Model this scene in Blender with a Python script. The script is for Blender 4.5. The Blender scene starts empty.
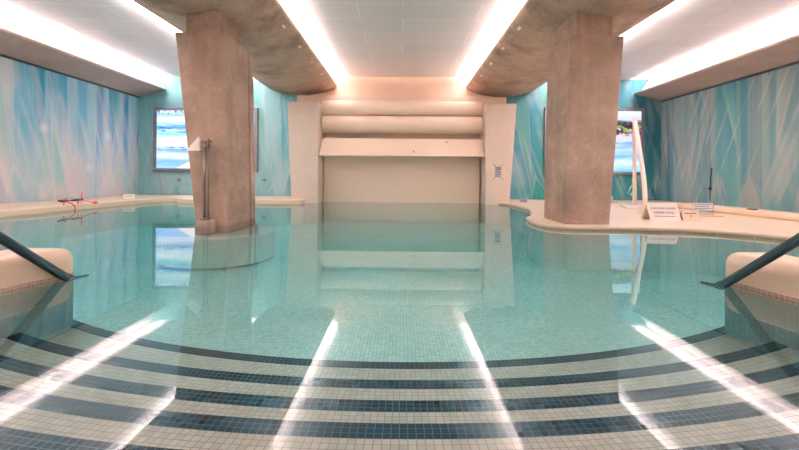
import bpy, bmesh, math, random
from mathutils import Vector, Matrix
random.seed(7)
PI = math.pi
S = bpy.context.scene
COL = S.collection

# ------------------------------------------------------------------ helpers
def lin(c):
    out = []
    for v in c:
        v = v / 255.0
        out.append(v / 12.92 if v <= 0.04045 else ((v + 0.055) / 1.055) ** 2.4)
    return tuple(out) + (1.0,)

class MB:
    """collects shapes of ONE mesh object"""
    def __init__(s):
        s.bm = bmesh.new()
        s.uv = s.bm.loops.layers.uv.new('UVMap')
    def quad(s, pts, uvs=None):
        f = s.bm.faces.new([s.bm.verts.new(p) for p in pts])
        if uvs:
            for l, u in zip(f.loops, uvs):
                l[s.uv].uv = u
        return f
    def box(s, x0, x1, y0, y1, z0, z1):
        v = [s.bm.verts.new((x, y, z)) for z in (z0, z1) for y in (y0, y1) for x in (x0, x1)]
        for i in ((0, 2, 3, 1), (4, 5, 7, 6), (0, 1, 5, 4), (2, 6, 7, 3), (0, 4, 6, 2), (1, 3, 7, 5)):
            s.bm.faces.new([v[k] for k in i])
        return s
    def hexa(s, lo, hi):
        """prism between two equal-count loops of points"""
        a = [s.bm.verts.new(p) for p in lo]; b = [s.bm.verts.new(p) for p in hi]
        n = len(a)
        s.bm.faces.new(a[::-1]); s.bm.faces.new(b)
        for i in range(n):
            s.bm.faces.new((a[i], a[(i + 1) % n], b[(i + 1) % n], b[i]))
        return s
    def prism(s, poly, z0, z1):
        return s.hexa([(x, y, z0) for x, y in poly], [(x, y, z1) for x, y in poly])
    def tube(s, path, r, n=12):
        path = [Vector(p) for p in path]
        rs = r if isinstance(r, (list, tuple)) else [r] * len(path)
        rings = []
        up = None
        for i, p in enumerate(path):
            t = (path[min(i + 1, len(path) - 1)] - path[max(i - 1, 0)]).normalized()
            if up is None:
                up = Vector((0, 0, 1)) if abs(t.z) < .9 else Vector((1, 0, 0))
            sd = t.cross(up).normalized(); up = sd.cross(t).normalized()
            rings.append([s.bm.verts.new(p + rs[i] * (math.cos(2 * PI * k / n) * sd + math.sin(2 * PI * k / n) * up)) for k in range(n)])
        for a, b in zip(rings, rings[1:]):
            for k in range(n):
                s.bm.faces.new((a[k], a[(k + 1) % n], b[(k + 1) % n], b[k])).smooth = True
        s.bm.faces.new(rings[0][::-1]); s.bm.faces.new(rings[-1])
        return s
    def build(s, name, mat, parent=None, bevel=0, seg=3, smooth=False, loc=None):
        bmesh.ops.recalc_face_normals(s.bm, faces=s.bm.faces)
        me = bpy.data.meshes.new(name)
        org = Vector(loc) if loc is not None else Vector((0, 0, 0))
        if loc is not None:
            bmesh.ops.translate(s.bm, verts=s.bm.verts, vec=-org)
        s.bm.to_mesh(me); s.bm.free()
        if smooth:
            for p in me.polygons: p.use_smooth = True
        me.materials.append(mat)
        o = bpy.data.objects.new(name, me); COL.objects.link(o)
        o.location = org
        if parent is not None:
            o.parent = parent
            o.location = org - Vector(parent.location)
        if bevel:
            m = o.modifiers.new('edge', 'BEVEL'); m.width = bevel; m.segments = seg
            m.limit_method = 'ANGLE'; m.angle_limit = math.radians(40)
            m.harden_normals = False
        return o

def thing(name, label, cat, loc, group=None):
    o = bpy.data.objects.new(name, None); COL.objects.link(o)
    o.empty_display_size = .1
    o.location = loc
    return tag(o, label, cat, group)
def tag(o, label, cat, group=None):
    o['label'] = label; o['category'] = cat; o['kind'] = 'thing'
    if group: o['group'] = group
    return o
def struct(o):
    o['kind'] = 'structure'; return o

def rounded(pts, r, n=5):
    """round the corners of a closed polygon; pts are (x, y) or (x, y, r)"""
    out = []
    k = len(pts)
    for i in range(k):
        p = Vector(pts[i][:2]); rr = pts[i][2] if len(pts[i]) > 2 else r
        a = Vector(pts[i - 1][:2]); b = Vector(pts[(i + 1) % k][:2])
        if rr <= 0: out.append(tuple(p)); continue
        da, db = (a - p), (b - p)
        q = min(rr, da.length * .45, db.length * .45)
        p0 = p + da.normalized() * q; p1 = p + db.normalized() * q
        for j in range(n + 1):
            t = j / n
            out.append(tuple((1 - t) ** 2 * p0 + 2 * t * (1 - t) * p + t * t * p1))
    return out

# ------------------------------------------------------------------ materials
class NT:
    def __init__(s, name):
        s.mat = bpy.data.materials.new(name); s.mat.use_nodes = True
        s.t = s.mat.node_tree; s.t.nodes.clear()
        s.out = s.t.nodes.new('ShaderNodeOutputMaterial')
    def n(s, typ, **kw):
        nd = s.t.nodes.new('ShaderNode' + typ)
        for k, v in kw.items(): setattr(nd, k, v)
        return nd
    def put(s, sock, v):
        if isinstance(v, bpy.types.NodeSocket): s.t.links.new(v, sock)
        else: sock.default_value = v
    def m(s, op, a, b=0.0, c=None, clamp=False):
        nd = s.n('Math', operation=op, use_clamp=clamp)
        s.put(nd.inputs[0], a); s.put(nd.inputs[1], b)
        if c is not None: s.put(nd.inputs[2], c)
        return nd.outputs[0]
    def mix(s, f, a, b, blend='MIX'):
        nd = s.n('Mix', data_type='RGBA', blend_type=blend)
        s.put(nd.inputs[0], f); s.put(nd.inputs[6], a); s.put(nd.inputs[7], b)
        return nd.outputs[2]
    def step(s, v, a, b, lo=0.0, hi=1.0):
        nd = s.n('MapRange', interpolation_type='SMOOTHSTEP')
        s.put(nd.inputs[0], v)
        for i, q in zip((1, 2, 3, 4), (a, b, lo, hi)): s.put(nd.inputs[i], q)
        return nd.outputs[0]
    def noise(s, vec, scale, detail=3, rough=.5):
        nd = s.n('TexNoise'); s.put(nd.inputs['Vector'], vec)
        nd.inputs['Scale'].default_value = scale; nd.inputs['Detail'].default_value = detail
        nd.inputs['Roughness'].default_value = rough
        return nd.outputs[0]
    def noise1(s, w, scale, detail=1):
        nd = s.n('TexNoise', noise_dimensions='1D'); s.put(nd.inputs['W'], w)
        nd.inputs['Scale'].default_value = scale; nd.inputs['Detail'].default_value = detail
        return nd.outputs[0]
    def cell1(s, w, scale):
        nd = s.n('TexVoronoi', voronoi_dimensions='1D'); s.put(nd.inputs['W'], w)
        nd.inputs['Scale'].default_value = scale
        sp = s.n('SeparateColor'); s.t.links.new(nd.outputs['Color'], sp.inputs[0])
        return sp.outputs[0], sp.outputs[1]
    def coord(s, which='Object'):
        return s.n('TexCoord').outputs[which]
    def xyz(s, v):
        nd = s.n('SeparateXYZ'); s.put(nd.inputs[0], v); return nd.outputs
    def scaled(s, v, sx, sy, sz):
        nd = s.n('Mapping'); s.put(nd.inputs[0], v); nd.inputs['Scale'].default_value = (sx, sy, sz); return nd.outputs[0]
    def bump(s, h, strength, dist=.01):
        nd = s.n('Bump'); nd.inputs['Strength'].default_value = strength; nd.inputs['Distance'].default_value = dist
        s.put(nd.inputs['Height'], h); return nd.outputs[0]
    def principled(s, color, rough=.6, metal=0.0, normal=None, spec=.5, **kw):
        b = s.n('BsdfPrincipled')
        s.put(b.inputs['Base Color'], color); s.put(b.inputs['Roughness'], rough)
        b.inputs['Metallic'].default_value = metal
        b.inputs['Specular IOR Level'].default_value = spec
        if normal is not None: s.put(b.inputs['Normal'], normal)
        for k, v in kw.items(): s.put(b.inputs[k], v)
        s.t.links.new(b.outputs[0], s.out.inputs[0]); return s.mat

def plain(name, c, rough=.5, metal=0.0, spec=.5, var=.06):
    t = NT(name); o = t.coord()
    f = t.noise(o, 9.0, 3)
    c = lin(c)
    lo = tuple(x * (1 - var) for x in c[:3]) + (1,); hi = tuple(min(1, x * (1 + var)) for x in c[:3]) + (1,)
    return t.principled(t.mix(f, lo, hi), rough, metal, spec=spec)

def concrete(name, a, b, scale=3.0, rough=.75, mottle=0.0):
    t = NT(name); o = t.coord()
    big = t.noise(o, scale, 5, .6); fine = t.noise(o, 55.0, 4, .65)
    streak = t.noise(t.scaled(o, 9, 9, .8), 1.0, 4, .6)
    c = t.mix(t.step(big, .3, .7), lin(a), lin(b))
    c = t.mix(t.step(streak, .45, .75, 0, .35), c, lin((205, 178, 160)))
    c = t.mix(t.step(fine, .35, .65, .0, .28), c, lin((96, 76, 64)))
    pits = t.n('TexVoronoi'); t.put(pits.inputs['Vector'], o); pits.inputs['Scale'].default_value = 26
    c = t.mix(t.step(pits.outputs[0], .05, .12, .35, 0), c, lin((80, 64, 55)))
    if mottle:                                                       # cloudy damp patches and pale lime bloom
        cl = t.noise(o, 1.1, 6, .68); md = t.noise(o, 7.5, 5, .7)
        c = t.mix(t.step(cl, .48, .66, 0, mottle), c, lin((100, 92, 84)))
        c = t.mix(t.step(md, .54, .74, 0, mottle * .8), c, lin((206, 186, 170)))
        c = t.mix(t.step(md, .44, .28, 0, mottle * .7), c, lin((104, 84, 72)))
    return t.principled(c, rough, normal=t.bump(fine, .25, .01), spec=.3)

TILE = .0235
def tiles(name, c1, c2, grout, use='UV', rough=.25, tile=TILE, gap=.06, blotch=None):
    t = NT(name)
    br = t.n('TexBrick', offset=0.0, squash=1.0)
    vec = t.coord('UV')
    if use != 'UV':                                                  # upright faces: along the wall, and height
        q = t.xyz(t.coord('Object')); cb = t.n('CombineXYZ'); t.put(cb.inputs[0], t.m('ADD', q[0], q[1])); t.put(cb.inputs[1], q[2]); vec = cb.outputs[0]
    t.put(br.inputs['Vector'], vec)
    br.inputs['Color1'].default_value = lin(c1); br.inputs['Color2'].default_value = lin(c2); br.inputs['Mortar'].default_value = lin(grout)
    br.inputs['Scale'].default_value = 1.0 / tile
    br.inputs['Mortar Size'].default_value = gap; br.inputs['Mortar Smooth'].default_value = .3
    br.inputs['Brick Width'].default_value = 1.0; br.inputs['Row Height'].default_value = 1.0
    col = br.outputs[0]
    if blotch:
        col = t.mix(t.step(t.noise(vec, 1.3, 4), .35, .7, 0, .5), col, lin(blotch), 'MULTIPLY')
    return t.principled(col, rough, spec=.12)

def mural(name, base_hi, base_lo, layers, dark_stripes=(), rays=6, seed=0, ray_col=(225, 215, 220), spikes=22, urange=(5.5, 10.5), palette=((200, 200, 200),), stars=()):
    """painted glacier mural: slanted crystal facets and light rays; UV in metres"""
    t = NT(name); x = t.xyz(t.coord('UV')); u, v = x[0], x[1]
    wob = t.noise(t.coord('UV'), 1.2, 3)
    c = t.mix(t.step(v, .2, 2.5), lin(base_lo), lin(base_hi))
    for i, (k, fr, col, amt, v0, v1) in enumerate(layers):
        s = t.m('ADD', t.m('MULTIPLY_ADD', v, k, u), seed * 3.7 + i * 11.3)
        s = t.m('MULTIPLY_ADD', wob, .10, s)
        r, g = t.cell1(s, fr)
        soft = t.noise1(s, fr * 1.7, 2)
        a = t.m('MULTIPLY', t.step(r, .45, .75), t.step(soft, .2, .7))
        # fade by height range
        lo, hi = min(v0, v1), max(v0, v1)
        fade = t.step(v, v0, v1)
        jit = t.m('MULTIPLY_ADD', g, 1.0, .35)
        a = t.m('MULTIPLY', t.m('MULTIPLY', a, fade), t.m('MULTIPLY', jit, amt), clamp=True)
        c = t.mix(a, c, lin(col))
    for u0, k, w, col, amt, v0, v1 in dark_stripes:
        d = t.m('ABSOLUTE', t.m('SUBTRACT', t.m('MULTIPLY_ADD', v, k, u), u0))
        a = t.m('MULTIPLY', t.step(d, w * .35, w, 1, 0), t.step(v, v0, v1, 0, amt))
        c = t.mix(a, c, lin(col))
    rnd = random.Random(seed)
    for i in range(spikes):                                            # crystal spikes, standing and hanging
        ua = rnd.uniform(*urange); up = rnd.random() < .68
        va = rnd.choice((.45, .7, 1.0, 1.4, 1.9, 2.3)) * rnd.uniform(.85, 1.15) if up else rnd.uniform(.35, 1.5)
        L = va if up else 2.75 - va
        hw = L * rnd.uniform(.18, .48) if L < 1.2 else L * rnd.uniform(.04, .14)
        k = rnd.uniform(-.28, .28); col = rnd.choice(palette); amt = rnd.uniform(.3, .75)
        tt = t.m('DIVIDE', t.m('SUBTRACT', va, v) if up else t.m('SUBTRACT', v, va), L)
        dd = t.m('ABSOLUTE', t.m('SUBTRACT', t.m('SUBTRACT', u, ua), t.m('MULTIPLY', t.m('SUBTRACT', v, va), k)))
        e = t.m('SUBTRACT', t.m('MULTIPLY', tt, hw), dd)
        m1 = t.m('MULTIPLY', t.step(e, 0, .05, 0, amt), t.step(tt, .25, 1.0, 1.0, .45))
        c = t.mix(m1, c, lin(col))
        if i % 2 == 0:
            m2 = t.m('MULTIPLY', t.step(t.m('ABSOLUTE', e), .0, .045, .4, 0), t.step(tt, .3, 1.0, 1.0, .2))
            c = t.mix(m2, c, lin(ray_col))
    for i in range(rays):
        k = rnd.choice((-1, 1)) * rnd.uniform(.12, .45)
        s = t.m('ADD', t.m('MULTIPLY_ADD', v, k, u), seed * 9.1 + i * 5.17)
        ridge = t.m('ABSOLUTE', t.m('SUBTRACT', t.noise1(s, rnd.uniform(1.0, 2.0), 0), .5))
        patch = t.step(t.noise(t.coord('UV'), .9 + .13 * i, 2), .38, .62)
        a = t.m('MULTIPLY', t.step(ridge, .0, rnd.uniform(.03, .09), rnd.uniform(.22, .42), 0), patch)
        c = t.mix(a, c, lin(ray_col))
    for gu, gv in stars:
        cb = t.n('CombineXYZ'); t.put(cb.inputs[0], t.m('SUBTRACT', u, gu)); t.put(cb.inputs[1], t.m('SUBTRACT', v, gv))
        ln = t.n('VectorMath', operation='LENGTH'); t.put(ln.inputs[0], cb.outputs[0])
        c = t.mix(t.step(ln.outputs['Value'], .0, .16, .8, 0), c, lin((238, 242, 248)))
    return t.principled(c, .55, spec=.25)

M = {}
M['column'] = concrete('board_marked_brown_concrete', (158, 133, 118), (184, 158, 142), mottle=.5)
M['beam'] = concrete('grey_brown_concrete', (168, 145, 130), (198, 174, 155), 1.6, mottle=.6)
M['soffit'] = concrete('pale_plaster_soffit', (172, 156, 150), (190, 174, 170), .9)
M['cream'] = plain('cream_render', (238, 216, 198), .55, var=.03)
M['cream_deep'] = plain('cream_paint', (240, 218, 198), .5, var=.02)
M['deck'] = concrete('beige_deck', (232, 208, 184), (238, 218, 196), 2.0, .55)
M['coping'] = plain('rounded_cream_coping', (236, 214, 190), .35, var=.04)
M['steel'] = plain('brushed_steel', (84, 98, 106), .24, 1.0)
M['chrome'] = plain('chrome_tube', (128, 118, 110), .35, 1.0)
M['white'] = plain('white_enamel', (245, 232, 224), .35, var=.02)
M['white_plastic'] = plain('white_card', (240, 232, 228), .5, var=.02)
M['dark'] = plain('recess_shade_tone', (150, 138, 122), .8)  # darker tone stands in for shade in the housing's side gaps
M['wall_top_trim'] = plain('dark_teal_edge_strip', (52, 66, 74), .7)
M['black'] = plain('black_rubber', (22, 22, 24), .5)
M['red'] = plain('red_cord', (235, 62, 58), .5)
M['ink'] = plain('printed_ink', (60, 62, 80), .6)
M['blue_ink'] = plain('blue_print', (112, 118, 158), .6)
M['bezel'] = plain('grey_bezel', (112, 112, 122), .4)
M['orange'] = plain('pale_orange_board', (240, 190, 140), .5)
M['fixture'] = plain('grey_fitting', (130, 130, 125), .4)
M['green_hose'] = plain('pale_green_hose', (150, 200, 170), .4)
M['tile_floor'] = tiles('pale_mosaic_floor', (232, 233, 226), (202, 211, 204), (158, 172, 165), blotch=(226, 232, 227))
M['tile_step'] = tiles('beige_mosaic_step', (200, 190, 178), (182, 174, 164), (148, 138, 128))
M['tile_dark'] = tiles('dark_teal_mosaic', (0, 28, 42), (0, 38, 54), (92, 118, 120), gap=.045)
M['tile_wall'] = tiles('pale_mosaic_wall', (238, 238, 230), (226, 230, 222), (212, 218, 210), use='Object')
M['tile_shaded'] = tiles('shaded_curb_mosaic', (138, 158, 154), (128, 148, 144), (118, 138, 134), use='Object')  # curb mosaic darkened to stand in for underwater shade and mural reflection
M['tile_line'] = tiles('pinkish_waterline_mosaic', (198, 168, 152), (176, 150, 136), (224, 206, 188), use='Object')

# white tiled pillars: faint tall tile joints
t = NT('cream_pillar_tile'); o = t.coord('Object'); q = t.xyz(o)
cb = t.n('CombineXYZ'); t.put(cb.inputs[0], q[0]); t.put(cb.inputs[1], q[2])
br = t.n('TexBrick', offset=.5); t.put(br.inputs['Vector'], cb.outputs[0])
br.inputs['Color1'].default_value = lin((238, 220, 206)); br.inputs['Color2'].default_value = lin((234, 215, 201)); br.inputs['Mortar'].default_value = lin((231, 212, 198))
br.inputs['Scale'].default_value = 6; br.inputs['Mortar Size'].default_value = .03; br.inputs['Brick Width'].default_value = .8; br.inputs['Row Height'].default_value = .8
M['pillar'] = t.principled(br.outputs[0], .45)

# suspended ceiling panels
t = NT('white_ceiling_panels'); o = t.coord('Object')
br = t.n('TexBrick', offset=.37, offset_frequency=2); t.put(br.inputs['Vector'], o)
br.inputs['Color1'].default_value = lin((224, 227, 234)); br.inputs['Color2'].default_value = lin((219, 222, 230)); br.inputs['Mortar'].default_value = lin((250, 248, 248))
br.inputs['Scale'].default_value = 1; br.inputs['Mortar Size'].default_value = .009; br.inputs['Mortar Smooth'].default_value = .6; br.inputs['Brick Width'].default_value = 1.9; br.inputs['Row Height'].default_value = .6
M['ceiling'] = t.principled(br.outputs[0], .6, spec=.3)

M['mural_left'] = mural('mural_pale_glacier', (160, 210, 224), (196, 212, 218), [
    (0.00, 1.5, (214, 208, 206), .8, -.5, .3), (.02, 2.4, (84, 176, 206), .9, .4, 1.7), (-.02, 1.7, (224, 210, 214), .6, -.5, .4), (.01, 3.1, (36, 154, 194), .8, .9, 2.1),
    (.22, 1.0, (222, 212, 214), .5, 2.6, .2), (-.26, 1.1, (150, 200, 214), .5, 2.6, .2), (.5, 1.2, (140, 204, 194), .55, 1.3, .2), (-.55, 1.3, (214, 204, 214), .5, 1.3, .1)],
    [(7.62, 0, .10, (20, 144, 182), .9, 1.0, 2.1), (8.2, .02, .08, (50, 152, 196), .7, 1.1, 2.2), (9.10, 0, .15, (6, 138, 186), .9, .7, 1.9),
     (9.56, 0, .12, (4, 132, 184), .9, .6, 1.8), (9.98, .01, .12, (4, 136, 188), .9, .4, 1.6), (8.6, 0, .2, (64, 166, 204), .65, .7, 2.0)],
    rays=3, seed=2, ray_col=(236, 228, 232), spikes=34, urange=(5.6, 10.4),
    palette=((222, 210, 212), (120, 176, 222), (138, 204, 186), (218, 208, 216), (234, 226, 224), (84, 156, 216), (160, 208, 214)), stars=((7.68, 1.48), (9.35, 1.5), (8.8, .75)))
M['mural_right'] = mural('mural_teal_glacier', (74, 140, 150), (100, 156, 160), [
    (0.0, 1.5, (150, 170, 162), .7, -.5, .3), (.02, 2.6, (16, 100, 124), .95, -.9, .8), (-.03, 1.3, (186, 184, 172), .5, -.5, .5), (.01, 3.3, (30, 120, 138), .85, -.5, 1.2), (.015, 4.1, (170, 178, 170), .4, -.5, .3),
    (.24, 1.0, (130, 180, 180), .4, 2.8, .2), (-.26, .9, (186, 172, 164), .5, 2.8, .2), (.2, 1.6, (84, 140, 176), .35, 2.6, .1)],
    [(8.3, 0, .12, (20, 106, 132), .7, .6, 2.0), (8.9, .0, .10, (26, 112, 136), .6, .6, 2.0), (7.3, 0, .18, (36, 122, 132), .6, .3, 1.8)],
    rays=2, seed=5, ray_col=(218, 204, 200), spikes=17, urange=(0, 5.2),
    palette=((176, 176, 166), (44, 128, 136), (190, 172, 164), (120, 176, 172), (196, 186, 178), (30, 116, 132), (100, 150, 180)))
M['mural_back'] = mural('mural_back_glacier', (140, 198, 204), (150, 200, 206), [
    (0.0, 1.7, (150, 200, 204), .6, -.5, .3), (.02, 2.4, (46, 136, 154), .7, .3, 1.7), (.3, 1.1, (170, 206, 210), .5, 2.6, .2), (-.33, 1.1, (62, 150, 168), .5, 2.6, .1)],
    rays=3, seed=9, ray_col=(196, 208, 214), spikes=30, urange=(0, 4.8),
    palette=((170, 200, 206), (34, 140, 140), (84, 160, 206), (180, 196, 206), (30, 126, 140), (140, 196, 180)))
M['mural_back_dark'] = mural('mural_back_deep_teal', (34, 112, 126), (42, 124, 134), [
    (0.0, 1.7, (66, 136, 150), .55, -.5, .3), (.02, 2.4, (18, 84, 104), .7, .3, 1.7), (.3, 1.1, (84, 148, 168), .5, 2.6, .2), (-.33, 1.1, (16, 104, 116), .6, 2.6, .1)],
    rays=3, seed=4, ray_col=(170, 184, 194), spikes=26, urange=(2.2, 6.7),
    palette=((16, 120, 108), (110, 160, 176), (120, 168, 130), (20, 96, 112), (14, 134, 112), (130, 160, 170)))

# water: clear, tinted by depth, mirror by angle
t = NT('pool_water')
geo = t.n('NewGeometry'); ob = t.coord('Object')
w1 = t.noise(t.scaled(ob, 1.0, 1.0, 1.0), 2.2, 2); w2 = t.noise(t.scaled(ob, 1.0, .55, 1.0), 26.0, 2)
patch = t.step(t.noise(ob, .55, 1), .46, .64, .12, 1.0)
rip = t.n('VectorMath', operation='DISTANCE'); t.put(rip.inputs[0], ob); rip.inputs[1].default_value = (1.0, 1.72, 0)
patch = t.step(rip.outputs['Value'], .05, .5, 1.0, .06)
h = t.m('ADD', t.m('MULTIPLY', w1, .14), t.m('MULTIPLY', t.m('MULTIPLY', w2, .03), patch))
nrm = t.bump(h, .35, .006)
dt = t.n('VectorMath', operation='DOT_PRODUCT'); t.put(dt.inputs[0], geo.outputs['Incoming']); t.put(dt.inputs[1], geo.outputs['Normal'])
cs = t.m('ABSOLUTE', dt.outputs['Value'])
sch = t.m('MULTIPLY_ADD', t.m('POWER', t.m('SUBTRACT', 1.0, cs, clamp=True), 4.9), .975, .022)
gl = t.n('BsdfGlossy'); gl.inputs['Roughness'].default_value = .012; t.put(gl.inputs['Normal'], nrm)
tr = t.n('BsdfTransparent'); tr.inputs[0].default_value = (.86, .89, .89, 1)
mx = t.n('MixShader'); t.put(mx.inputs[0], sch); t.put(mx.inputs[1], tr.outputs[0]); t.put(mx.inputs[2], gl.outputs[0])
t.t.links.new(mx.outputs[0], t.out.inputs[0])
va = t.n('VolumeAbsorption'); va.inputs['Color'].default_value = (0.0, .80, .84, 1); va.inputs['Density'].default_value = .42
t.t.links.new(va.outputs[0], t.out.inputs[1])
M['water'] = t.mat

# clear acrylic
t = NT('clear_acrylic'); b1 = t.n('BsdfTransparent'); b1.inputs[0].default_value = (.86, .93, .95, 1); b2 = t.n('BsdfGlossy'); b2.inputs['Roughness'].default_value = .05
mx = t.n('MixShader'); mx.inputs[0].default_value = .12; t.put(mx.inputs[1], b1.outputs[0]); t.put(mx.inputs[2], b2.outputs[0]); t.t.links.new(mx.outputs[0], t.out.inputs[0])
M['acrylic'] = t.mat

def screen_mat(name, kind):
    t = NT(name); uv = t.coord('UV'); x = t.xyz(uv); u, v = x[0], x[1]
    nz = t.noise(t.scaled(uv, 3, 9, 1), 1.6, 4); st = t.noise(t.scaled(uv, 2.2, 22, 1), 1.5, 4)
    vv = t.m('MULTIPLY_ADD', t.m('SUBTRACT', nz, .5), .10 if kind == 'left' else .16, v)
    r = t.n('ValToRGB'); t.put(r.inputs[0], vv); e = r.color_ramp
    if kind == 'left':
        stops = [(0, (150, 200, 255)), (.12, (120, 176, 250)), (.22, (220, 232, 255)), (.31, (120, 170, 240)), (.36, (196, 222, 255)), (.5, (240, 248, 255)),
                 (.6, (120, 214, 250)), (.66, (190, 226, 250)), (.70, (70, 150, 220)), (.76, (150, 206, 246)), (.84, (236, 244, 255)), (.93, (150, 196, 250)), (1, (210, 228, 255))]
    else:
        stops = [(0, (110, 190, 230)), (.15, (210, 236, 255)), (.25, (120, 180, 235)), (.36, (180, 214, 246)), (.46, (120, 160, 225)), (.52, (200, 220, 246)), (.6, (226, 196, 210)),
                 (.66, (110, 84, 110)), (.70, (214, 206, 190)), (.735, (150, 168, 70)), (.78, (84, 70, 90)), (.83, (120, 104, 120)), (.87, (196, 216, 250)), (1, (226, 236, 255))]
    while len(e.elements) < len(stops): e.elements.new(.5)
    for el, (p, c) in zip(e.elements, stops):
        el.position = p; el.color = lin(c)
    c = r.outputs[0]
    c = t.mix(t.step(st, .5, .75, 0, .6), c, lin((250, 252, 255)))
    if kind == 'left':
        d = t.m('SUBTRACT', t.m('MULTIPLY_ADD', v, -1.1, u), .19)       # pale sail shape low on the picture
        c = t.mix(t.m('MULTIPLY', t.step(d, 0, .03), t.step(v, .34, .3)), c, lin((252, 244, 246)))
        leaf = t.noise(t.scaled(uv, 30, 14, 1), 1.0, 3)
        c = t.mix(t.m('MULTIPLY', t.step(leaf, .52, .6), t.step(v, .9, .97, 0, .9)), c, lin((60, 70, 120)))
    else:
        d = t.m('SUBTRACT', t.m('MULTIPLY_ADD', v, .35, u), 1.13)
        c = t.mix(t.m('MULTIPLY', t.step(d, 0, .03), t.step(v, .8, .74)), c, lin((150, 96, 120)))
    if kind == 'right':                                                # rocks and scrub on the pictured shore
        rk = t.noise(t.scaled(uv, 16, 10, 1), 1.0, 4, .65); gr = t.noise(t.scaled(uv, 9, 14, 1), 1.3, 4)
        band = t.m('MULTIPLY', t.step(v, .56, .64), t.step(v, .86, .80))
        c = t.mix(t.m('MULTIPLY', t.step(rk, .46, .54), band), c, lin((66, 52, 66)))
        c = t.mix(t.m('MULTIPLY', t.step(gr, .52, .6), t.m('MULTIPLY', t.step(v, .64, .68), t.step(v, .78, .74))), c, lin((150, 172, 70)))
    else:                                                              # dark boats and their reflections
        bt = t.noise(t.scaled(uv, 7, 26, 1), 1.2, 3)
        c = t.mix(t.m('MULTIPLY', t.step(bt, .54, .62), t.m('MULTIPLY', t.step(v, .60, .64), t.step(v, .76, .72))), c, lin((44, 96, 170)))
        c = t.mix(t.m('MULTIPLY', t.step(bt, .50, .6), t.m('MULTIPLY', t.step(v, .30, .33), t.step(v, .38, .36))), c, lin((60, 90, 190)))
    em = t.n('Emission'); t.put(em.inputs[0], c); em.inputs[1].default_value = 1.0 if kind == 'left' else .9
    t.t.links.new(em.outputs[0], t.out.inputs[0]); return t.mat
M['screen_left'] = screen_mat('lit_seascape_picture', 'left')
M['screen_right'] = screen_mat('lit_coast_picture', 'right')

# ------------------------------------------------------------------ room shell
XL, XR, YB, YF, ZC, ZD = -6.87, 6.77, 10.45, -3.0, 3.2, .085
def wall(name, p0, p1, z0, z1, mat, u0=0.0, thick=.12):
    """a wall slab from p0 to p1 (xy), visible face on that line; UV in metres"""
    mb = MB(); a = Vector(p0); b = Vector(p1); L = (b - a).length
    nrm = Vector(((b - a).y, -(b - a).x)).normalized() * thick
    mb.quad([(a.x, a.y, z0), (b.x, b.y, z0), (b.x, b.y, z1), (a.x, a.y, z1)], [(u0, z0), (u0 + L, z0), (u0 + L, z1), (u0, z1)])
    a2, b2 = a - nrm, b - nrm
    mb.quad([(a2.x, a2.y, z0), (a2.x, a2.y, z1), (b2.x, b2.y, z1), (b2.x, b2.y, z0)])
    mb.quad([(a.x, a.y, z1), (b.x, b.y, z1), (b2.x, b2.y, z1), (a2.x, a2.y, z1)])
    mb.quad([(a.x, a.y, z0), (a2.x, a2.y, z0), (b2.x, b2.y, z0), (b.x, b.y, z0)])
    mb.quad([(a.x, a.y, z0), (a.x, a.y, z1), (a2.x, a2.y, z1), (a2.x, a2.y, z0)])
    mb.quad([(b.x, b.y, z0), (b2.x, b2.y, z0), (b2.x, b2.y, z1), (b.x, b.y, z1)])
    bm = mb.bm
    bmesh.ops.remove_doubles(bm, verts=bm.verts, dist=1e-5)
    return struct(mb.build(name, mat))
wall('wall_left', (XL, YF), (XL, YB), -.6, ZC, M['mural_left'], u0=YF)
wall('wall_right', (XR, YB), (XR, YF), -.6, ZC, M['mural_right'], u0=0)
wall('wall_back', (XL, YB), (0, YB), -.6, ZC, M['mural_back'])
struct(wall('wall_back_right', (0, YB), (XR, YB), -.6, ZC, M['mural_back_dark']))
wall('wall_front', (XR, YF), (XL, YF), -.6, ZC, M['cream'])
ZO = 3.10                                                            # the side bays are a little lower
for x0, x1, z0, z1 in ((-2.6, 2.56, ZC, ZC), (XL - .1, -2.62, ZC + .02, ZO - .03), (2.58, XR + .1, ZO - .03, ZC + .02)):
    mb = MB(); mb.hexa([(x0, YF - .1, z0), (x1, YF - .1, z1), (x1, YF - .1, z1 + .1), (x0, YF - .1, z0 + .1)], [(x0, YB + .1, z0), (x1, YB + .1, z1), (x1, YB + .1, z1 + .1), (x0, YB + .1, z0 + .1)])
    struct(mb.build('ceiling', M['ceiling']))
for k, (xe, xw, sg) in enumerate(((-6.14, XL, 1), (6.04, XR, -1))):     # added white reflectors, sloped behind the cove lamps to brighten the coves
    pts = [(xe - .14 * sg, 2.842), (xe - .40 * sg, 3.235), (xw, 3.235), (xw, 2.842)]
    mb = MB(); mb.hexa([(x, YF, z) for x, z in pts], [(x, YB - .04, z) for x, z in pts]); struct(mb.build('trim_%d' % (k + 6), M['white_plastic']))
mb = MB()
mb.quad([(XL, .5, -.46), (XR, .5, -.46), (XR, YB, -.46), (XL, YB, -.46)], [(XL, .5), (XR, .5), (XR, YB), (XL, YB)])
struct(mb.build('floor', M['tile_floor']))

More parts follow.
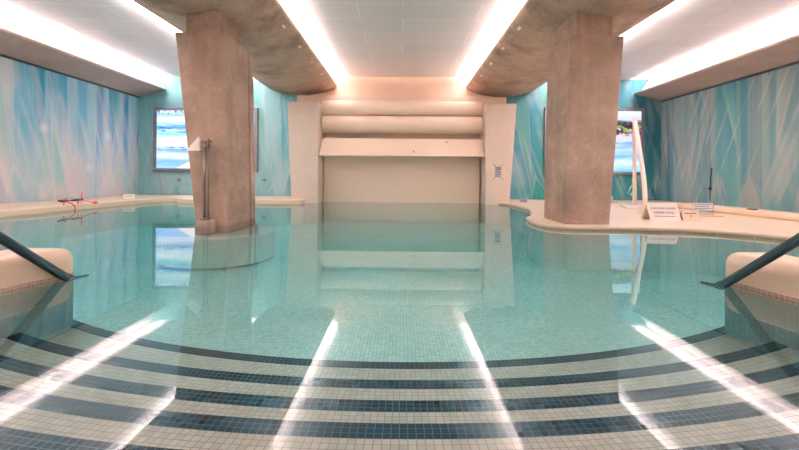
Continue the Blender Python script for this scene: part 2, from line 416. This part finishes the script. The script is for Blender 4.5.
# concrete ceiling beams with a curved underside
def beam(xi, xo, zi, zo, sgn):
    mb = MB(); ny, nx = 16, 22
    rows = []
    for j in range(ny + 1):
        y = YF + (YB - .02 - YF) * j / ny
        zb = 2.56 + (y - 4.85) * .025
        row = []
        for i in range(nx + 1):
            s = i / nx; x = xi + (xo - xi) * s
            edge = zi + (zo - zi) * s
            bulge = (1 - (2 * s - 1) ** 2) ** .8
            row.append(mb.bm.verts.new((x, y, edge - (edge - zb) * bulge)))
        wi = .30
        for x, z in ((xo, zo + .03), (xo - sgn * wi, zo + .04), (xo - sgn * wi, ZC), (xi + sgn * wi, ZC), (xi + sgn * wi, zi + .06), (xi, zi + .05)):
            row.append(mb.bm.verts.new((x, y, z)))
        rows.append(row)
    for a, b in zip(rows, rows[1:]):
        n = len(a)
        for i in range(n):
            f = mb.bm.faces.new((a[i], a[(i + 1) % n], b[(i + 1) % n], b[i])); f.smooth = i < nx
    mb.bm.faces.new(rows[0]); mb.bm.faces.new(rows[-1][::-1])
    return struct(mb.build('ceiling_beam', M['beam']))
BL = (-1.70, -3.60, 2.93, 2.985, -1); BR = (1.66, 3.54, 2.93, 2.985, 1)
beam_left = beam(*BL); beam_right = beam(*BR)

# sloping soffits along both side walls, hiding the cove lights
def soffit(xw, xe, name):
    pts = [(xw, 2.64), (xe, 2.79), (xe, 2.84), (xw, 2.84)]
    mb = MB()
    mb.hexa([(x, YF, z) for x, z in pts], [(x, YB - .04, z) for x, z in pts])
    return struct(mb.build(name, M['soffit'], bevel=.012, seg=2))
soffit(XL + .005, -6.14, 'trim_1'); soffit(XR - .005, 6.04, 'trim_2')
for k, (x, sg) in enumerate(((XL, 1), (XR, -1))):
    mb = MB(); a = x + sg * .012; mb.box(min(x, a), max(x, a), YF, YB, 2.60, 2.645)
    struct(mb.build('trim_%d' % (k + 3), M['wall_top_trim']))  # dark trim strip along the top of each mural wall

# cream back wall panel above the wave housing
mb = MB(); mb.box(-2.4, 2.36, YB - .05, YB - .002, 2.3, ZC); struct(mb.build('trim_5', M['cream_deep']))

# ------------------------------------------------------------------ pool shell: decks, steps, curbs
ZR = .05                                                             # the right deck lies lower
def deck(name, poly, zl=.03, zt=ZD):
    p = rounded(poly, .0)
    mb = MB(); mb.prism(p, zl, zt); o = struct(mb.build(name, M['coping'], bevel=.02, seg=4))
    c = Vector((sum(q[0] for q in p) / len(p), sum(q[1] for q in p) / len(p)))
    mb = MB(); inner = inset(p, .02)
    mb.prism(inner, -.04, zl + .002); mb.build('waterline_tile', M['tile_line'], o)
    mb = MB(); mb.prism(inner, -.5, -.041); mb.build('pool_wall', M['tile_wall'], o)
    return o
def inset(p, d):
    area = sum(p[i - 1][0] * p[i][1] - p[i][0] * p[i - 1][1] for i in range(len(p)))
    sg = 1 if area > 0 else -1
    out = []
    for i in range(len(p)):
        a, b, c = Vector(p[i - 1]), Vector(p[i]), Vector(p[(i + 1) % len(p)])
        t1 = (b - a); t2 = (c - b)
        n1 = Vector((-t1.y, t1.x)).normalized() if t1.length else Vector((0, 0)); n2 = Vector((-t2.y, t2.x)).normalized() if t2.length else Vector((0, 0))
        n = (n1 + n2); n = n.normalized() if n.length else n1
        out.append(tuple(b + sg * n * d))
    return out
left_poly = [(XL + .01, .58, 0), (-5.55, .58, 0), (-5.5, 8.0, .5), (-5.45, 9.05, .4), (-5.1, 9.1, .15), (-4.85, 8.62, .4), (-3.9, 8.55, .4), (-2.5, 8.62, .1), (-2.16, 8.66, .16), (-2.14, 8.95, .1), (-2.14, YB - .06, 0), (XL + .01, YB - .06, 0)]
right_poly = [(2.12, YB - .06, 0), (2.12, 8.95, .05), (2.3, 8.70, .2), (2.35, 7.3, .5), (1.95, 6.0, .3), (1.72, 5.6, .25), (1.68, 4.9, .25), (1.9, 4.64, .25), (2.72, 4.62, .3), (3.45, 4.48, .5), (3.95, 3.85, .5), (5.3, 2.2, .4), (5.6, .58, 0), (XR - .01, .58, 0), (XR - .01, YB - .06, 0)]
deck('deck_left', rounded(left_poly, .1), -.015); deck('deck_right', rounded(right_poly, .1), .008, ZR)
mb = MB(); mb.box(XL + .01, XR - .01, YF, .56, -.6, ZD); struct(mb.build('deck_front', M['deck'], bevel=.02))

# raised kerb in front of the right wall
mb = MB(); mb.box(5.3, 5.68, 2.2, 7.85, ZR - .002, .145); struct(mb.build('kerb', M['coping'], bevel=.04, seg=5, smooth=True))

# curved entry steps with dark mosaic nosings
ARCS = [(1.905 + .04, .30, 4.1), (1.615 + .04, .24, 4.6), (1.357 + .04, .18, 4.7), (1.129 + .04, .12, 4.9), (.895 + .04, .06, 5.0)]
NW = TILE * 3
XS0, XS1, Y0 = -2.09, 2.0, .57
low = .455
for d0, a, R in ARCS:
    yc = d0 + R; n = 48
    mb = MB()
    def arc(x, r): return yc - math.sqrt(r * r - x * x)
    tops = []; bots = []
    rad = 10
    for i in range(n + 1):
        x = XS0 + (XS1 - XS0) * i / n
        y1 = arc(x, R + NW)
        tops.append([mb.bm.verts.new((x, y1 + (Y0 - y1) * j / rad, -a)) for j in range(rad + 1)])
        bots.append((mb.bm.verts.new((x, y1, -low)), mb.bm.verts.new((x, Y0, -low))))
    def uvof(v):
        dx, dy = v.co.x, yc - v.co.y
        return (math.atan2(dx, dy) * (R + NW), math.hypot(dx, dy) - R)
    for i in range(n):
        for j in range(rad):
            f = mb.bm.faces.new((tops[i][j], tops[i + 1][j], tops[i + 1][j + 1], tops[i][j + 1]))
            for l in f.loops: l[mb.uv].uv = uvof(l.vert)
        mb.bm.faces.new((tops[i][0], bots[i][0], bots[i + 1][0], tops[i + 1][0]))
        mb.bm.faces.new((tops[i][rad], tops[i + 1][rad], bots[i + 1][1], bots[i][1]))
        mb.bm.faces.new((bots[i][0], bots[i][1], bots[i + 1][1], bots[i + 1][0]))
    mb.bm.faces.new([tops[0][j] for j in range(rad + 1)] + [bots[0][1], bots[0][0]])
    mb.bm.faces.new([tops[n][j] for j in range(rad, -1, -1)] + [bots[n][0], bots[n][1]])
    st = struct(mb.build('pool_step', M['tile_step']))
    mb = MB()
    prev = None
    for i in range(n + 1):
        x = XS0 + (XS1 - XS0) * i / n
        yo, yi = arc(x, R), arc(x, R + NW)
        u = math.asin(x / R) * R
        ring = [((x, yi, -a), (u, NW)), ((x, yo, -a), (u, 0)), ((x, yo, -low), (u, -(low - a))), ((x, yi, -low), (u, .2))]
        vs = [(mb.bm.verts.new(p), q) for p, q in ring]
        if prev:
            for k in range(4):
                q4 = (prev[k], vs[k], vs[(k + 1) % 4], prev[(k + 1) % 4])
                f = mb.bm.faces.new([q[0] for q in q4])
                for l, q in zip(f.loops, q4): l[mb.uv].uv = q[1]
        else: mb.bm.faces.new([v[0] for v in vs])
        prev = vs
    mb.bm.faces.new([v[0] for v in prev][::-1])
    mb.build('nosing', M['tile_dark'], st)
    low = a + 0.0
# the stacked treads must fill downwards: first (deepest) reaches the pool floor

# curbs beside the steps
def grow(p, d): return inset(p, -d)
for zt, poly in ((.165, [(-1.925, 2.42), (-2.05, 2.0), (-2.1, .57), (-2.37, .57), (-2.32, 2.42)]),
                 (.18, [(1.893, 2.40), (2.235, 2.40), (2.29, .57), (2.02, .57), (1.975, 2.0)])):
    poly = rounded([q + ((.11,) if q[1] > 2.2 else (.25,) if q[1] > 1 else (0,)) for q in poly], .05)
    mb = MB(); rr = .075; rings = []
    for z, d in [(-.455, 0)] + [(zt - rr + rr * math.sin(q * PI / 12), rr * (1 - math.cos(q * PI / 12))) for q in range(7)]:
        rings.append([mb.bm.verts.new((x, y, z)) for x, y in (inset(poly, d) if d else poly)])
    for a, b in zip(rings, rings[1:]):
        for i in range(len(a)):
            mb.bm.faces.new((a[i], a[(i + 1) % len(a)], b[(i + 1) % len(a)], b[i])).smooth = True
    mb.bm.faces.new(rings[0][::-1]); mb.bm.faces.new(rings[-1])
    c = struct(mb.build('step_curb', M['coping']))
    mb = MB(); mb.prism(grow(poly, .005), -.022, .014); mb.build('waterline_tile', M['tile_line'], c)
    mb = MB(); mb.prism(grow(poly, .003), -.45, -.0225); mb.build('shaded_underwater_tile', M['tile_shaded'], c)  # skin whose dark colour carries the shade of the sunken curb face

# shallow round plinth round the left column, under water
mb = MB(); pts = [(-2.33 + .68 * math.cos(2 * PI * k / 48), 5.12 + .68 * math.sin(2 * PI * k / 48)) for k in range(48)]
mb.prism(pts, -.458, -.10); struct(mb.build('column_plinth', M['tile_wall'], bevel=.03))

# water body
mb = MB(); mb.box(XL + .02, XR - .02, .555, YB - .02, -.55, 0.0)
struct(mb.build('water', M['water']))

# ------------------------------------------------------------------ concrete columns
def column(side, xo_t, xo_b, xi_t, xi_b, co, ci, label, zf=-.45):
    base = thing('concrete_column', label, 'column', ((xo_b + xi_b) / 2, 5.2, -.1))
    def slab(y0, y1, z0, z1, dx=0.0):
        mb = MB(); f = (z0 - 0) / 2.317; 
        ob = xo_b - (xo_t - xo_b) * .2; ib = xi_b
        mb.hexa([(ob, y0, z0), (ib + dx, y0, z0), (ib + dx, y1, z0), (ob, y1, z0)], [(xo_t, y0, z1), (xi_t + dx, y0, z1), (xi_t + dx, y1, z1), (xo_t, y1, z1)])
        return mb
    slab(4.8, 5.5, zf, 2.317).build('shaft', M['column'], base, bevel=.012, seg=2)
    slab(5.5, 5.63, zf, 2.30, .03).build('rear_slab', M['column'], base, bevel=.012, seg=2)
    mb = MB(); mb.box(min(co, ci), max(co, ci), 4.85, 5.52, 2.30, 2.65); mb.build('capital', M['column'], base, bevel=.01, seg=2)
    return base
column(-1, -2.735, -2.50, -2.13, -2.075, -2.63, -2.25, 'brown concrete column with the steel post in front, standing in water, wider at its top', -.098)
column(1, 2.66, 2.50, 2.01, 1.97, 2.545, 2.115, 'brown concrete column rising from the rounded cream deck edge beside the white lift')

# ------------------------------------------------------------------ wave housing at the far end
def pillar(x_out_t, x_out_b, x_in, label):
    mb = MB()
    mb.hexa([(x_out_b, 8.9, -.45), (x_in, 8.9, -.45), (x_in, 10.3, -.45), (x_out_b, 10.3, -.45)],
            [(x_out_t, 8.9, 2.255), (x_in, 8.9, 2.255), (x_in, 10.3, 2.255), (x_out_t, 10.3, 2.255)])
    return tag(mb.build('tiled_pillar', M['pillar'], bevel=.012, seg=2), label, 'pillar')
pl = pillar(-2.56, -2.42, -1.86, 'cream tiled pillar left of the padded rolls, without any notice on it')
pr = pillar(2.55, 2.38, 1.87, 'cream tiled pillar with a small printed notice, right of the padded rolls')
mb = MB(); mb.box(-2.52, 2.5, 9.58, 10.38, 2.26, 2.54)
tag(mb.build('lintel', M['cream'], bevel=.015), 'cream lintel lying across both tiled pillars above the rolls', 'lintel')
def roll(y, z, r, label):
    mb = MB()
    n = 28
    path = [(-1.855, y, z), (-1.85, y, z), (-1.83, y, z), (1.84, y, z), (1.86, y, z), (1.865, y, z)]
    mb.tube(path, [r * .9, r * .96, r, r, r * .96, r * .9], n)
    return tag(mb.build('padded_roll', M['cream_deep']), label, 'roll', 'padded rolls between the pillars')
roll(9.37, 2.205, .17, 'upper cream padded roll, just under the lintel between tiled pillars')
roll(9.36, 1.825, .205, 'lower cream padded roll, directly above the sloping flap')
mb = MB()
prof = [(9.16, 1.475), (8.96, 1.07), (8.99, 1.06), (9.22, 1.46)]
mb.hexa([(-1.825 if z > 1.2 else -1.855, y, z) for y, z in prof], [(1.83 if z > 1.2 else 1.865, y, z) for y, z in prof])
fl = tag(mb.build('sloping_flap', M['cream_deep'], bevel=.006, seg=2), 'sloping cream flap panel below the two padded rolls', 'flap')
for x, f in ((.27, .75), (1.02, .18)):
    mb = MB(); y = 9.16 - .2 * f - .004; z = 1.475 - .405 * f
    mb.tube([(x, y - .012, z + .006), (x, y + .01, z - .005)], .018, 10); mb.build('bolt', M['fixture'], fl)
mb = MB(); mb.box(-1.85, 1.86, 9.60, 9.75, 1.3, 2.255); struct(mb.build('recess_panel', M['cream']))
mb = MB(); mb.box(-1.835, 1.84, 9.40, 9.55, -.45, 1.3); struct(mb.build('spillway_wall', M['cream'], bevel=.02))
mb = MB(); mb.box(-1.855, 1.865, 9.78, 9.9, -.45, 2.3); struct(mb.build('recess_back', M['dark']))  # back sheet coloured dark so the side gaps read as shaded

# printed notice on the right pillar
nt = thing('notice_sheet', 'small printed notice taped to the right cream pillar', 'notice', (2.147, 8.895, .55))
mb = MB(); mb.box(2.075, 2.225, 8.894, 8.899, .60, .87); mb.build('sheet', plain('pale_notice_paper', (214, 196, 190), .6), nt)
for k in range(6):
    mb = MB(); z = .83 - k * .036; mb.box(2.085, 2.215 - .012 * (k % 3), 8.890, 8.8945, z - .022, z); mb.build('printed_line', M['blue_ink'] if k else M['ink'], nt)
for sx in (-1, 1):
    for sz in (-1, 1):
        mb = MB(); cx, cz = 2.15 + sx * .085, .735 + sz * .145
        mb.hexa([(cx - .03 * sx, 8.891, cz - .02 * sz), (cx - .02 * sx, 8.891, cz - .03 * sz), (cx + .03 * sx, 8.891, cz + .02 * sz), (cx + .02 * sx, 8.891, cz + .03 * sz)],
                [(cx - .03 * sx, 8.899, cz - .02 * sz), (cx - .02 * sx, 8.899, cz - .03 * sz), (cx + .03 * sx, 8.899, cz + .02 * sz), (cx + .02 * sx, 8.899, cz + .03 * sz)])
        mb.build('tape', M['fixture'], nt)

# ------------------------------------------------------------------ wall screens
def screen(x0, x1, z0, z1, mat, label):
    s = thing('picture_screen', label, 'screen', ((x0 + x1) / 2, YB - .06, z0))
    y = YB - .10; b = .085
    mb = MB()
    mb.box(x0, x1, y, YB - .005, z0, z0 + b); mb.box(x0, x1, y, YB - .005, z1 - b, z1)
    mb.box(x0, x0 + b, y, YB - .005, z0 + b, z1 - b); mb.box(x1 - b, x1, y, YB - .005, z0 + b, z1 - b)
    mb.build('bezel', M['bezel'], s, bevel=.01, seg=2)
    mb = MB(); yy = y + .02
    mb.quad([(x0 + b, yy, z0 + b), (x1 - b, yy, z0 + b), (x1 - b, yy, z1 - b), (x0 + b, yy, z1 - b)], [(0, 0), (1, 0), (1, 1), (0, 1)])
    mb.build('display', mat, s)
    return s
screen(-6.44, -3.74, .69, 2.36, M['screen_left'], 'large lit screen of blue sea on the wall behind the column with steel post')
screen(3.70, 6.29, .70, 2.44, M['screen_right'], 'large lit screen of a rocky green coast on the wall behind the white lift')

# ------------------------------------------------------------------ handrails at the steps
def handrail(x, yw, s, label):
    h = thing('handrail', label, 'handrail', (x, yw, 0))
    top = (x, yw - 1.1, .815)
    path = [(x - s * .003, yw + .16, -.03), (x, yw + .06, -.022), (x, yw + .02, -.012), (x, yw - .02, .012), (x, yw - .5, .375), (x, yw - 1.0, .75), (x, yw - 1.12, .82), (x, yw - 1.25, .845), (x, yw - 1.85, .845), (x, yw - 1.97, .82), (x, yw - 2.03, .74), (x, yw - 2.03, ZD)]
    mb = MB(); mb.tube(path[2:], .0235, 20); mb.build('rail', M['steel'], h)
    mb = MB(); mb.tube([path[0], path[1], path[2]], [.008, .011, .0235], 12); mb.build('rail_foot', M['steel'], h)
    mb = MB(); mb.tube([(x, yw - 2.03, ZD), (x, yw - 2.03, ZD + .012), (x, yw - 2.03, ZD + .02)], [.05, .05, .03], 20); mb.build('flange', M['chrome'], h)
    return h
handrail(-1.95, 2.33, -1, 'dark steel handrail dipping into the water in front of the left curb')
handrail(1.845, 2.29, 1, 'dark steel handrail dipping into the water in front of the right curb')

# ------------------------------------------------------------------ steel post with white triangular head, in front of the left column
p = thing('water_post', 'thin steel post with white triangular head in front of the left concrete column', 'post', (-2.30, 4.70, 0))
mb = MB(); mb.box(-2.39, -2.21, 4.62, 4.795, -.098, .075); mb.build('base_block', M['column'], p, bevel=.02)
mb = MB(); mb.tube([(-2.30, 4.70, .075), (-2.30, 4.70, .095), (-2.30, 4.70, .10)], [.055, .055, .04], 20); mb.build('flange', M['chrome'], p)
mb = MB(); mb.tube([(-2.312, 4.70, .09), (-2.312, 4.70, .985)], .015, 14); mb.build('pole', M['chrome'], p)
mb = MB(); mb.tube([(-2.275, 4.715, .09), (-2.275, 4.715, 1.03)], .010, 12); mb.build('supply_pipe', M['chrome'], p)
mb = MB(); mb.tube([(-2.36, 4.71, 1.0), (-2.24, 4.71, 1.0)], .010, 10); mb.tube([(-2.36, 4.71, .93), (-2.24, 4.71, .93)], .008, 10); mb.build('cross_pipe', M['chrome'], p)
mb = MB()
mb.hexa([(-2.495, 4.63, .885), (-2.335, 4.63, .885), (-2.335, 4.76, .885), (-2.495, 4.76, .885)], [(-2.41, 4.73, 1.055), (-2.40, 4.73, 1.055), (-2.40, 4.75, 1.055), (-2.41, 4.75, 1.055)])
mb.build('head', M['white'], p, bevel=.004, seg=2)
mb = MB(); mb.tube([(-2.335, 4.70, .93), (-2.30, 4.70, .96)], .02, 10); mb.build('head_bracket', M['fixture'], p)

# ------------------------------------------------------------------ white pool lift on the right deck
L = thing('pool_lift', 'tall white A-shaped pool lift standing on the right deck behind the tent card', 'pool lift', (4.62, 7.95, ZR))
top = Vector((4.31, 7.42, 1.69))
mb = MB(); mb.tube([(4.64, 7.95, ZR), tuple(top.lerp(Vector((4.64, 7.95, ZR)), .5)), tuple(top)], [.040, .034, .032], 14); mb.build('mast', M['white'], L)
mb = MB(); mb.tube([(3.77, 6.24, ZR), (3.84, 6.3, .3), (4.03, 6.65, .60), (4.13, 6.9, .95), tuple(top + Vector((-.005, -.03, 0)))], [.038, .036, .036, .034, .034], 14); mb.build('arm', M['white'], L)
mb = MB(); mb.tube([tuple(top + Vector((-.03, -.05, .01))), tuple(top + Vector((.03, .05, .01)))], .048, 14); mb.build('head_joint', M['white'], L)
mb = MB(); mb.prism(rounded([(4.15, 7.4), (5.0, 7.5), (4.85, 8.2), (4.5, 8.25)], .06), ZR, ZR + .035); mb.build('base_plate', M['white'], L, bevel=.008, seg=2)
mb = MB(); mb.tube([(3.77, 6.24, ZR), (3.77, 6.24, ZR + .02)], .06, 16); mb.build('foot_plate', M['white'], L)
mb = MB(); mb.tube([(4.54, 7.86, .62), (4.53, 7.82, .5), (4.46, 7.8, .42), (4.42, 7.8, .33), (4.48, 7.8, .28), (4.56, 7.85, .4)], .016, 8); mb.build('hose', M['green_hose'], L)

# ------------------------------------------------------------------ signs on the deck
def text(body, size, loc, rot, mat, parent, name='lettering'):
    cu = bpy.data.curves.new(name, 'FONT'); cu.body = body; cu.size = size; cu.align_x = 'CENTER'; cu.align_y = 'CENTER'; cu.extrude = .0006
    tmp = bpy.data.objects.new('tmp', cu); COL.objects.link(tmp)
    dg = bpy.context.evaluated_depsgraph_get(); me = bpy.data.meshes.new_from_object(tmp.evaluated_get(dg))
    bpy.data.objects.remove(tmp)
    o = bpy.data.objects.new(name, me); COL.objects.link(o); me.materials.clear(); me.materials.append(mat)
    o.parent = parent; o.location = loc; o.rotation_euler = rot
    return o
def tent(name, label, x, y, w, h, rz, lean, lines, mat=M['white_plastic'], cat='sign', th=.004, zd=ZR):
    e = thing(name, label, cat, (x, y, zd)); e.rotation_euler = (0, 0, rz)
    d = h * math.tan(lean)
    def leaf(s):
        mb = MB()
        mb.hexa([(-w / 2, s * d, 0), (w / 2, s * d, 0), (w / 2, s * (d - th), 0), (-w / 2, s * (d - th), 0)],
                [(-w / 2, s * th, h), (w / 2, s * th, h), (w / 2, 0, h), (-w / 2, 0, h)])
        return mb
    for s, nm in ((-1, 'front_leaf'), (1, 'back_leaf')):
        o = leaf(s).build(nm, mat); o.parent = e
    for body, size, f in lines:
        if not body:                                                   # print too small to read: a fine line of ink
            zc, hw = h * f, w * .34
            def at(z, off): return -d * (1 - z / h) - th * (z / h) - off
            mb = MB(); z0, z1 = zc - size / 2, zc + size / 2
            mb.hexa([(-hw, at(z0, .002), z0), (hw, at(z0, .002), z0), (hw, at(z1, .002), z1), (-hw, at(z1, .002), z1)], [(-hw, at(z0, .0005), z0), (hw, at(z0, .0005), z0), (hw, at(z1, .0005), z1), (-hw, at(z1, .0005), z1)])
            o = mb.build('printed_line', M['ink']); o.parent = e
            continue
        text(body, size, (0, -d * (1 - f) - th * f - .003, h * f), (PI / 2 - lean, 0, 0), M['ink'], e)
    return e
tent('tent_card', 'white folded tent card with two lines of dark capitals, largest sign on the deck', 3.54, 5.45, .385, .23, -.12, .5,
     [('CHILDREN UNDER', .038, .68), ('DEEPER POOL', .042, .44), (None, .006, .24)])
tent('place_card', 'small beige folded card beside the large white tent card', 3.865, 5.36, .215, .125, -.1, .4, [(None, .010, .78), ('*', .07, .4)], mat=plain('beige_card', (232, 206, 186), .5))
tent('place_card', 'small white folded card in the far left corner of the deck', -5.82, 8.55, .20, .10, .5, .4, [(None, .012, .6)], zd=ZD)
tent('place_card', 'tiny blue and white card on the deck edge beside the right tiled pillar', 2.78, 9.1, .15, .085, 0, .4, [(None, .016, .55)], mat=plain('bluish_card', (132, 136, 164), .5))
def acrylic(label, x, y, w, h, rz, base, n=3):
    e = thing('sign_holder', label, 'sign', (x, y, ZR)); e.rotation_euler = (0, 0, rz)
    mb = MB(); mb.box(-w / 2, w / 2, 0, .006, .012, h); o = mb.build('panel', M['acrylic']); o.parent = e
    mb = MB(); mb.box(-w / 2 - .03, w / 2 + .05, -.12, .06, 0, .014); o = mb.build('base', base, bevel=.004, seg=2); o.parent = e
    mb = MB(); mb.box(-w / 2 + .02, w / 2 - .02, -.002, .0, h * .42, h * .96); o = mb.build('insert', plain('pale_insert_sheet', (206, 214, 222), .5)); o.parent = e
    for k in range(n):
        mb = MB(); z = h * (.88 - .15 * k); mb.box(-w / 2 + .04, w / 2 - .04 - .03 * (k % 2), -.004, -.002, z - .010, z); o = mb.build('printed_line', M['blue_ink']); o.parent = e
    return e
acrylic('clear sign holder with blue lines on an orange base, on the right deck', 4.56, 6.05, .33, .205, -.08, M['orange'])
acrylic('small clear sign holder with a bluish sheet, right behind the right concrete column', 4.80, 9.2, .16, .17, 0, M['acrylic'], 2)

# little black clip lying on the kerb, black cable on the right wall
mb = MB(); mb.box(5.34, 5.40, 6.05, 6.19, .145, .162)
mb.bm.verts.ensure_lookup_table()
tag(mb.build('door_wedge', M['black'], bevel=.008, seg=2), 'small black wedge lying on the cream kerb before the right wall', 'wedge')
c = thing('wall_cable', 'black cable with plug hanging on the right teal mural wall', 'cable', (XR - .02, 8.75, .3))
mb = MB(); mb.tube([(XR - .012, 8.72, .86), (XR - .02, 8.74, .62), (XR - .014, 8.76, .4), (XR - .02, 8.75, .13)], .007, 8); mb.build('cord', M['black'], c)
mb = MB(); mb.box(XR - .04, XR - .001, 8.72, 8.79, .37, .43); mb.build('plug', M['black'], c, bevel=.012)

# wall fittings under the left screen
def knob(x, z, label):
    k = thing('wall_fitting', label, 'fitting', (x, YB, z))
    mb = MB(); mb.tube([(x, YB - .001, z), (x, YB - .02, z)], .05, 16); mb.build('plate', M['fixture'], k)
    mb = MB(); mb.tube([(x, YB - .02, z), (x, YB - .06, z), (x, YB - .065, z)], [.026, .03, .018], 14); mb.build('button', M['chrome'], k)
knob(-5.80, .47, 'small round grey fitting on the back wall under the left screen')
knob(-3.57, .49, 'small round grey fitting on the back wall between left column and tiled pillar')

# black bar with red cords on the left deck edge
r = thing('rescue_line', 'black bar with two red cords hanging over the left deck edge', 'rescue line', (-5.56, 6.7, ZD))
mb = MB(); mb.tube([(-5.56, 6.48, .165), (-5.56, 6.58, .160), (-5.56, 6.66, .16)], [.012, .02, .014], 8); mb.tube([(-5.56, 6.74, .158), (-5.56, 6.85, .158), (-5.56, 6.98, .157)], [.014, .02, .012], 8); mb.tube([(-5.56, 6.5, .160), (-5.56, 6.95, .158)], .008, 8); mb.build('bar', M['black'], r)
mb = MB(); mb.tube([(-5.58, 6.64, .19), (-5.56, 6.66, .15), (-5.50, 6.67, .11), (-5.475, 6.70, .07), (-5.47, 6.72, .03), (-5.47, 6.70, .0)], .009, 8)
mb.tube([(-5.56, 6.54, .142), (-5.56, 6.68, .14)], .011, 8); mb.tube([(-5.57, 6.62, .15), (-5.59, 6.62, ZD)], .008, 8); mb.build('cord', M['red'], r)
mb = MB(); mb.tube([(-5.60, 7.02, .30), (-5.60, 7.0, .2), (-5.57, 7.02, .14), (-5.50, 7.10, .10), (-5.48, 7.17, .075)], .007, 8)
mb.tube([(-5.58, 6.92, .15), (-5.60, 6.92, ZD)], .008, 8); mb.tube([(-5.60, 7.02, .30), (-5.63, 7.04, ZD)], .005, 8)
mb.tube([(-5.50, 7.15, .09), (-5.49, 7.18, .10), (-5.48, 7.22, .09)], [.014, .024, .012], 10); mb.build('cord', M['red'], r)

# small white clips along the beams' lit edges
for bx, sg, where in ((BL[0], -1, 'left'), (BR[0], 1, 'right')):
    for k, y in enumerate((6.0, 6.95, 7.9, 8.85)):
        x = bx + sg * .09
        s = .09 / 1.92; edge = 2.93 + .055 * s; zb = 2.56 + (y - 4.85) * .025
        z = edge - (edge - zb) * (1 - (2 * s - 1) ** 2) ** .8
        mb = MB(); mb.box(x - .022, x + .022, y - .05, y + .05, z - .012, z + .012)
        tag(mb.build('beam_clip', M['white'], bevel=.006, seg=2), 'small white clip on the %s ceiling beam, %s from the far end' % (where, ('fourth', 'third', 'second', 'first')[k]), 'clip', 'small white clips along the beams')

# ------------------------------------------------------------------ lights: warm cove strips lying on the beam and soffit ledges
def cove(x, z, tilt, power, name, width=.05, colr=(1, .79, .725)):
    ld = bpy.data.lights.new(name, 'AREA'); ld.shape = 'RECTANGLE'; ld.size = width; ld.size_y = YB - YF - .3
    ld.energy = power; ld.color = colr
    o = bpy.data.objects.new(name, ld); COL.objects.link(o)
    o.location = (x, (YB + YF) / 2, z)
    o.rotation_euler = (PI, tilt, 0)
    return o
P = 350
cove(BL[0] - .03, 3.155, .15, P * 1.05, 'cove_light')
cove(BR[0] + .03, 3.155, -.15, P * 1.05, 'cove_light')
cove(BL[1] - .19, 3.055, -.1, P * 1.3, 'cove_light')
cove(BR[1] + .19, 3.055, .1, P * 1.3, 'cove_light')
cove(-6.17, 3.135, -.2, P * 1.4, 'cove_light')
cove(6.07, 3.135, .2, P * 1.4, 'cove_light')

# ------------------------------------------------------------------ world, camera, view
w = bpy.data.worlds.new('World'); S.world = w; w.use_nodes = True
w.node_tree.nodes['Background'].inputs[0].default_value = (.8, .85, .9, 1); w.node_tree.nodes['Background'].inputs[1].default_value = .3
cam = bpy.data.cameras.new('Camera'); co = bpy.data.objects.new('Camera', cam); COL.objects.link(co)
cam.sensor_fit = 'HORIZONTAL'; cam.sensor_width = 36; cam.lens = 36 * 400 / 799
cam.shift_x = -2.0 / 799; cam.shift_y = -48.0 / 799
cam.clip_start = .02
co.location = (0, 0, .6); co.rotation_euler = (PI / 2, -math.radians(.5), 0)
S.camera = co
S.view_settings.view_transform = 'Standard'; S.view_settings.look = 'None'; S.view_settings.gamma = 1
S.view_settings.exposure = .6
S.cycles.max_bounces = 12; S.cycles.diffuse_bounces = 6; S.cycles.glossy_bounces = 4; S.cycles.transparent_max_bounces = 12
S.cycles.caustics_reflective = False; S.cycles.caustics_refractive = False
S.cycles.sample_clamp_indirect = 8
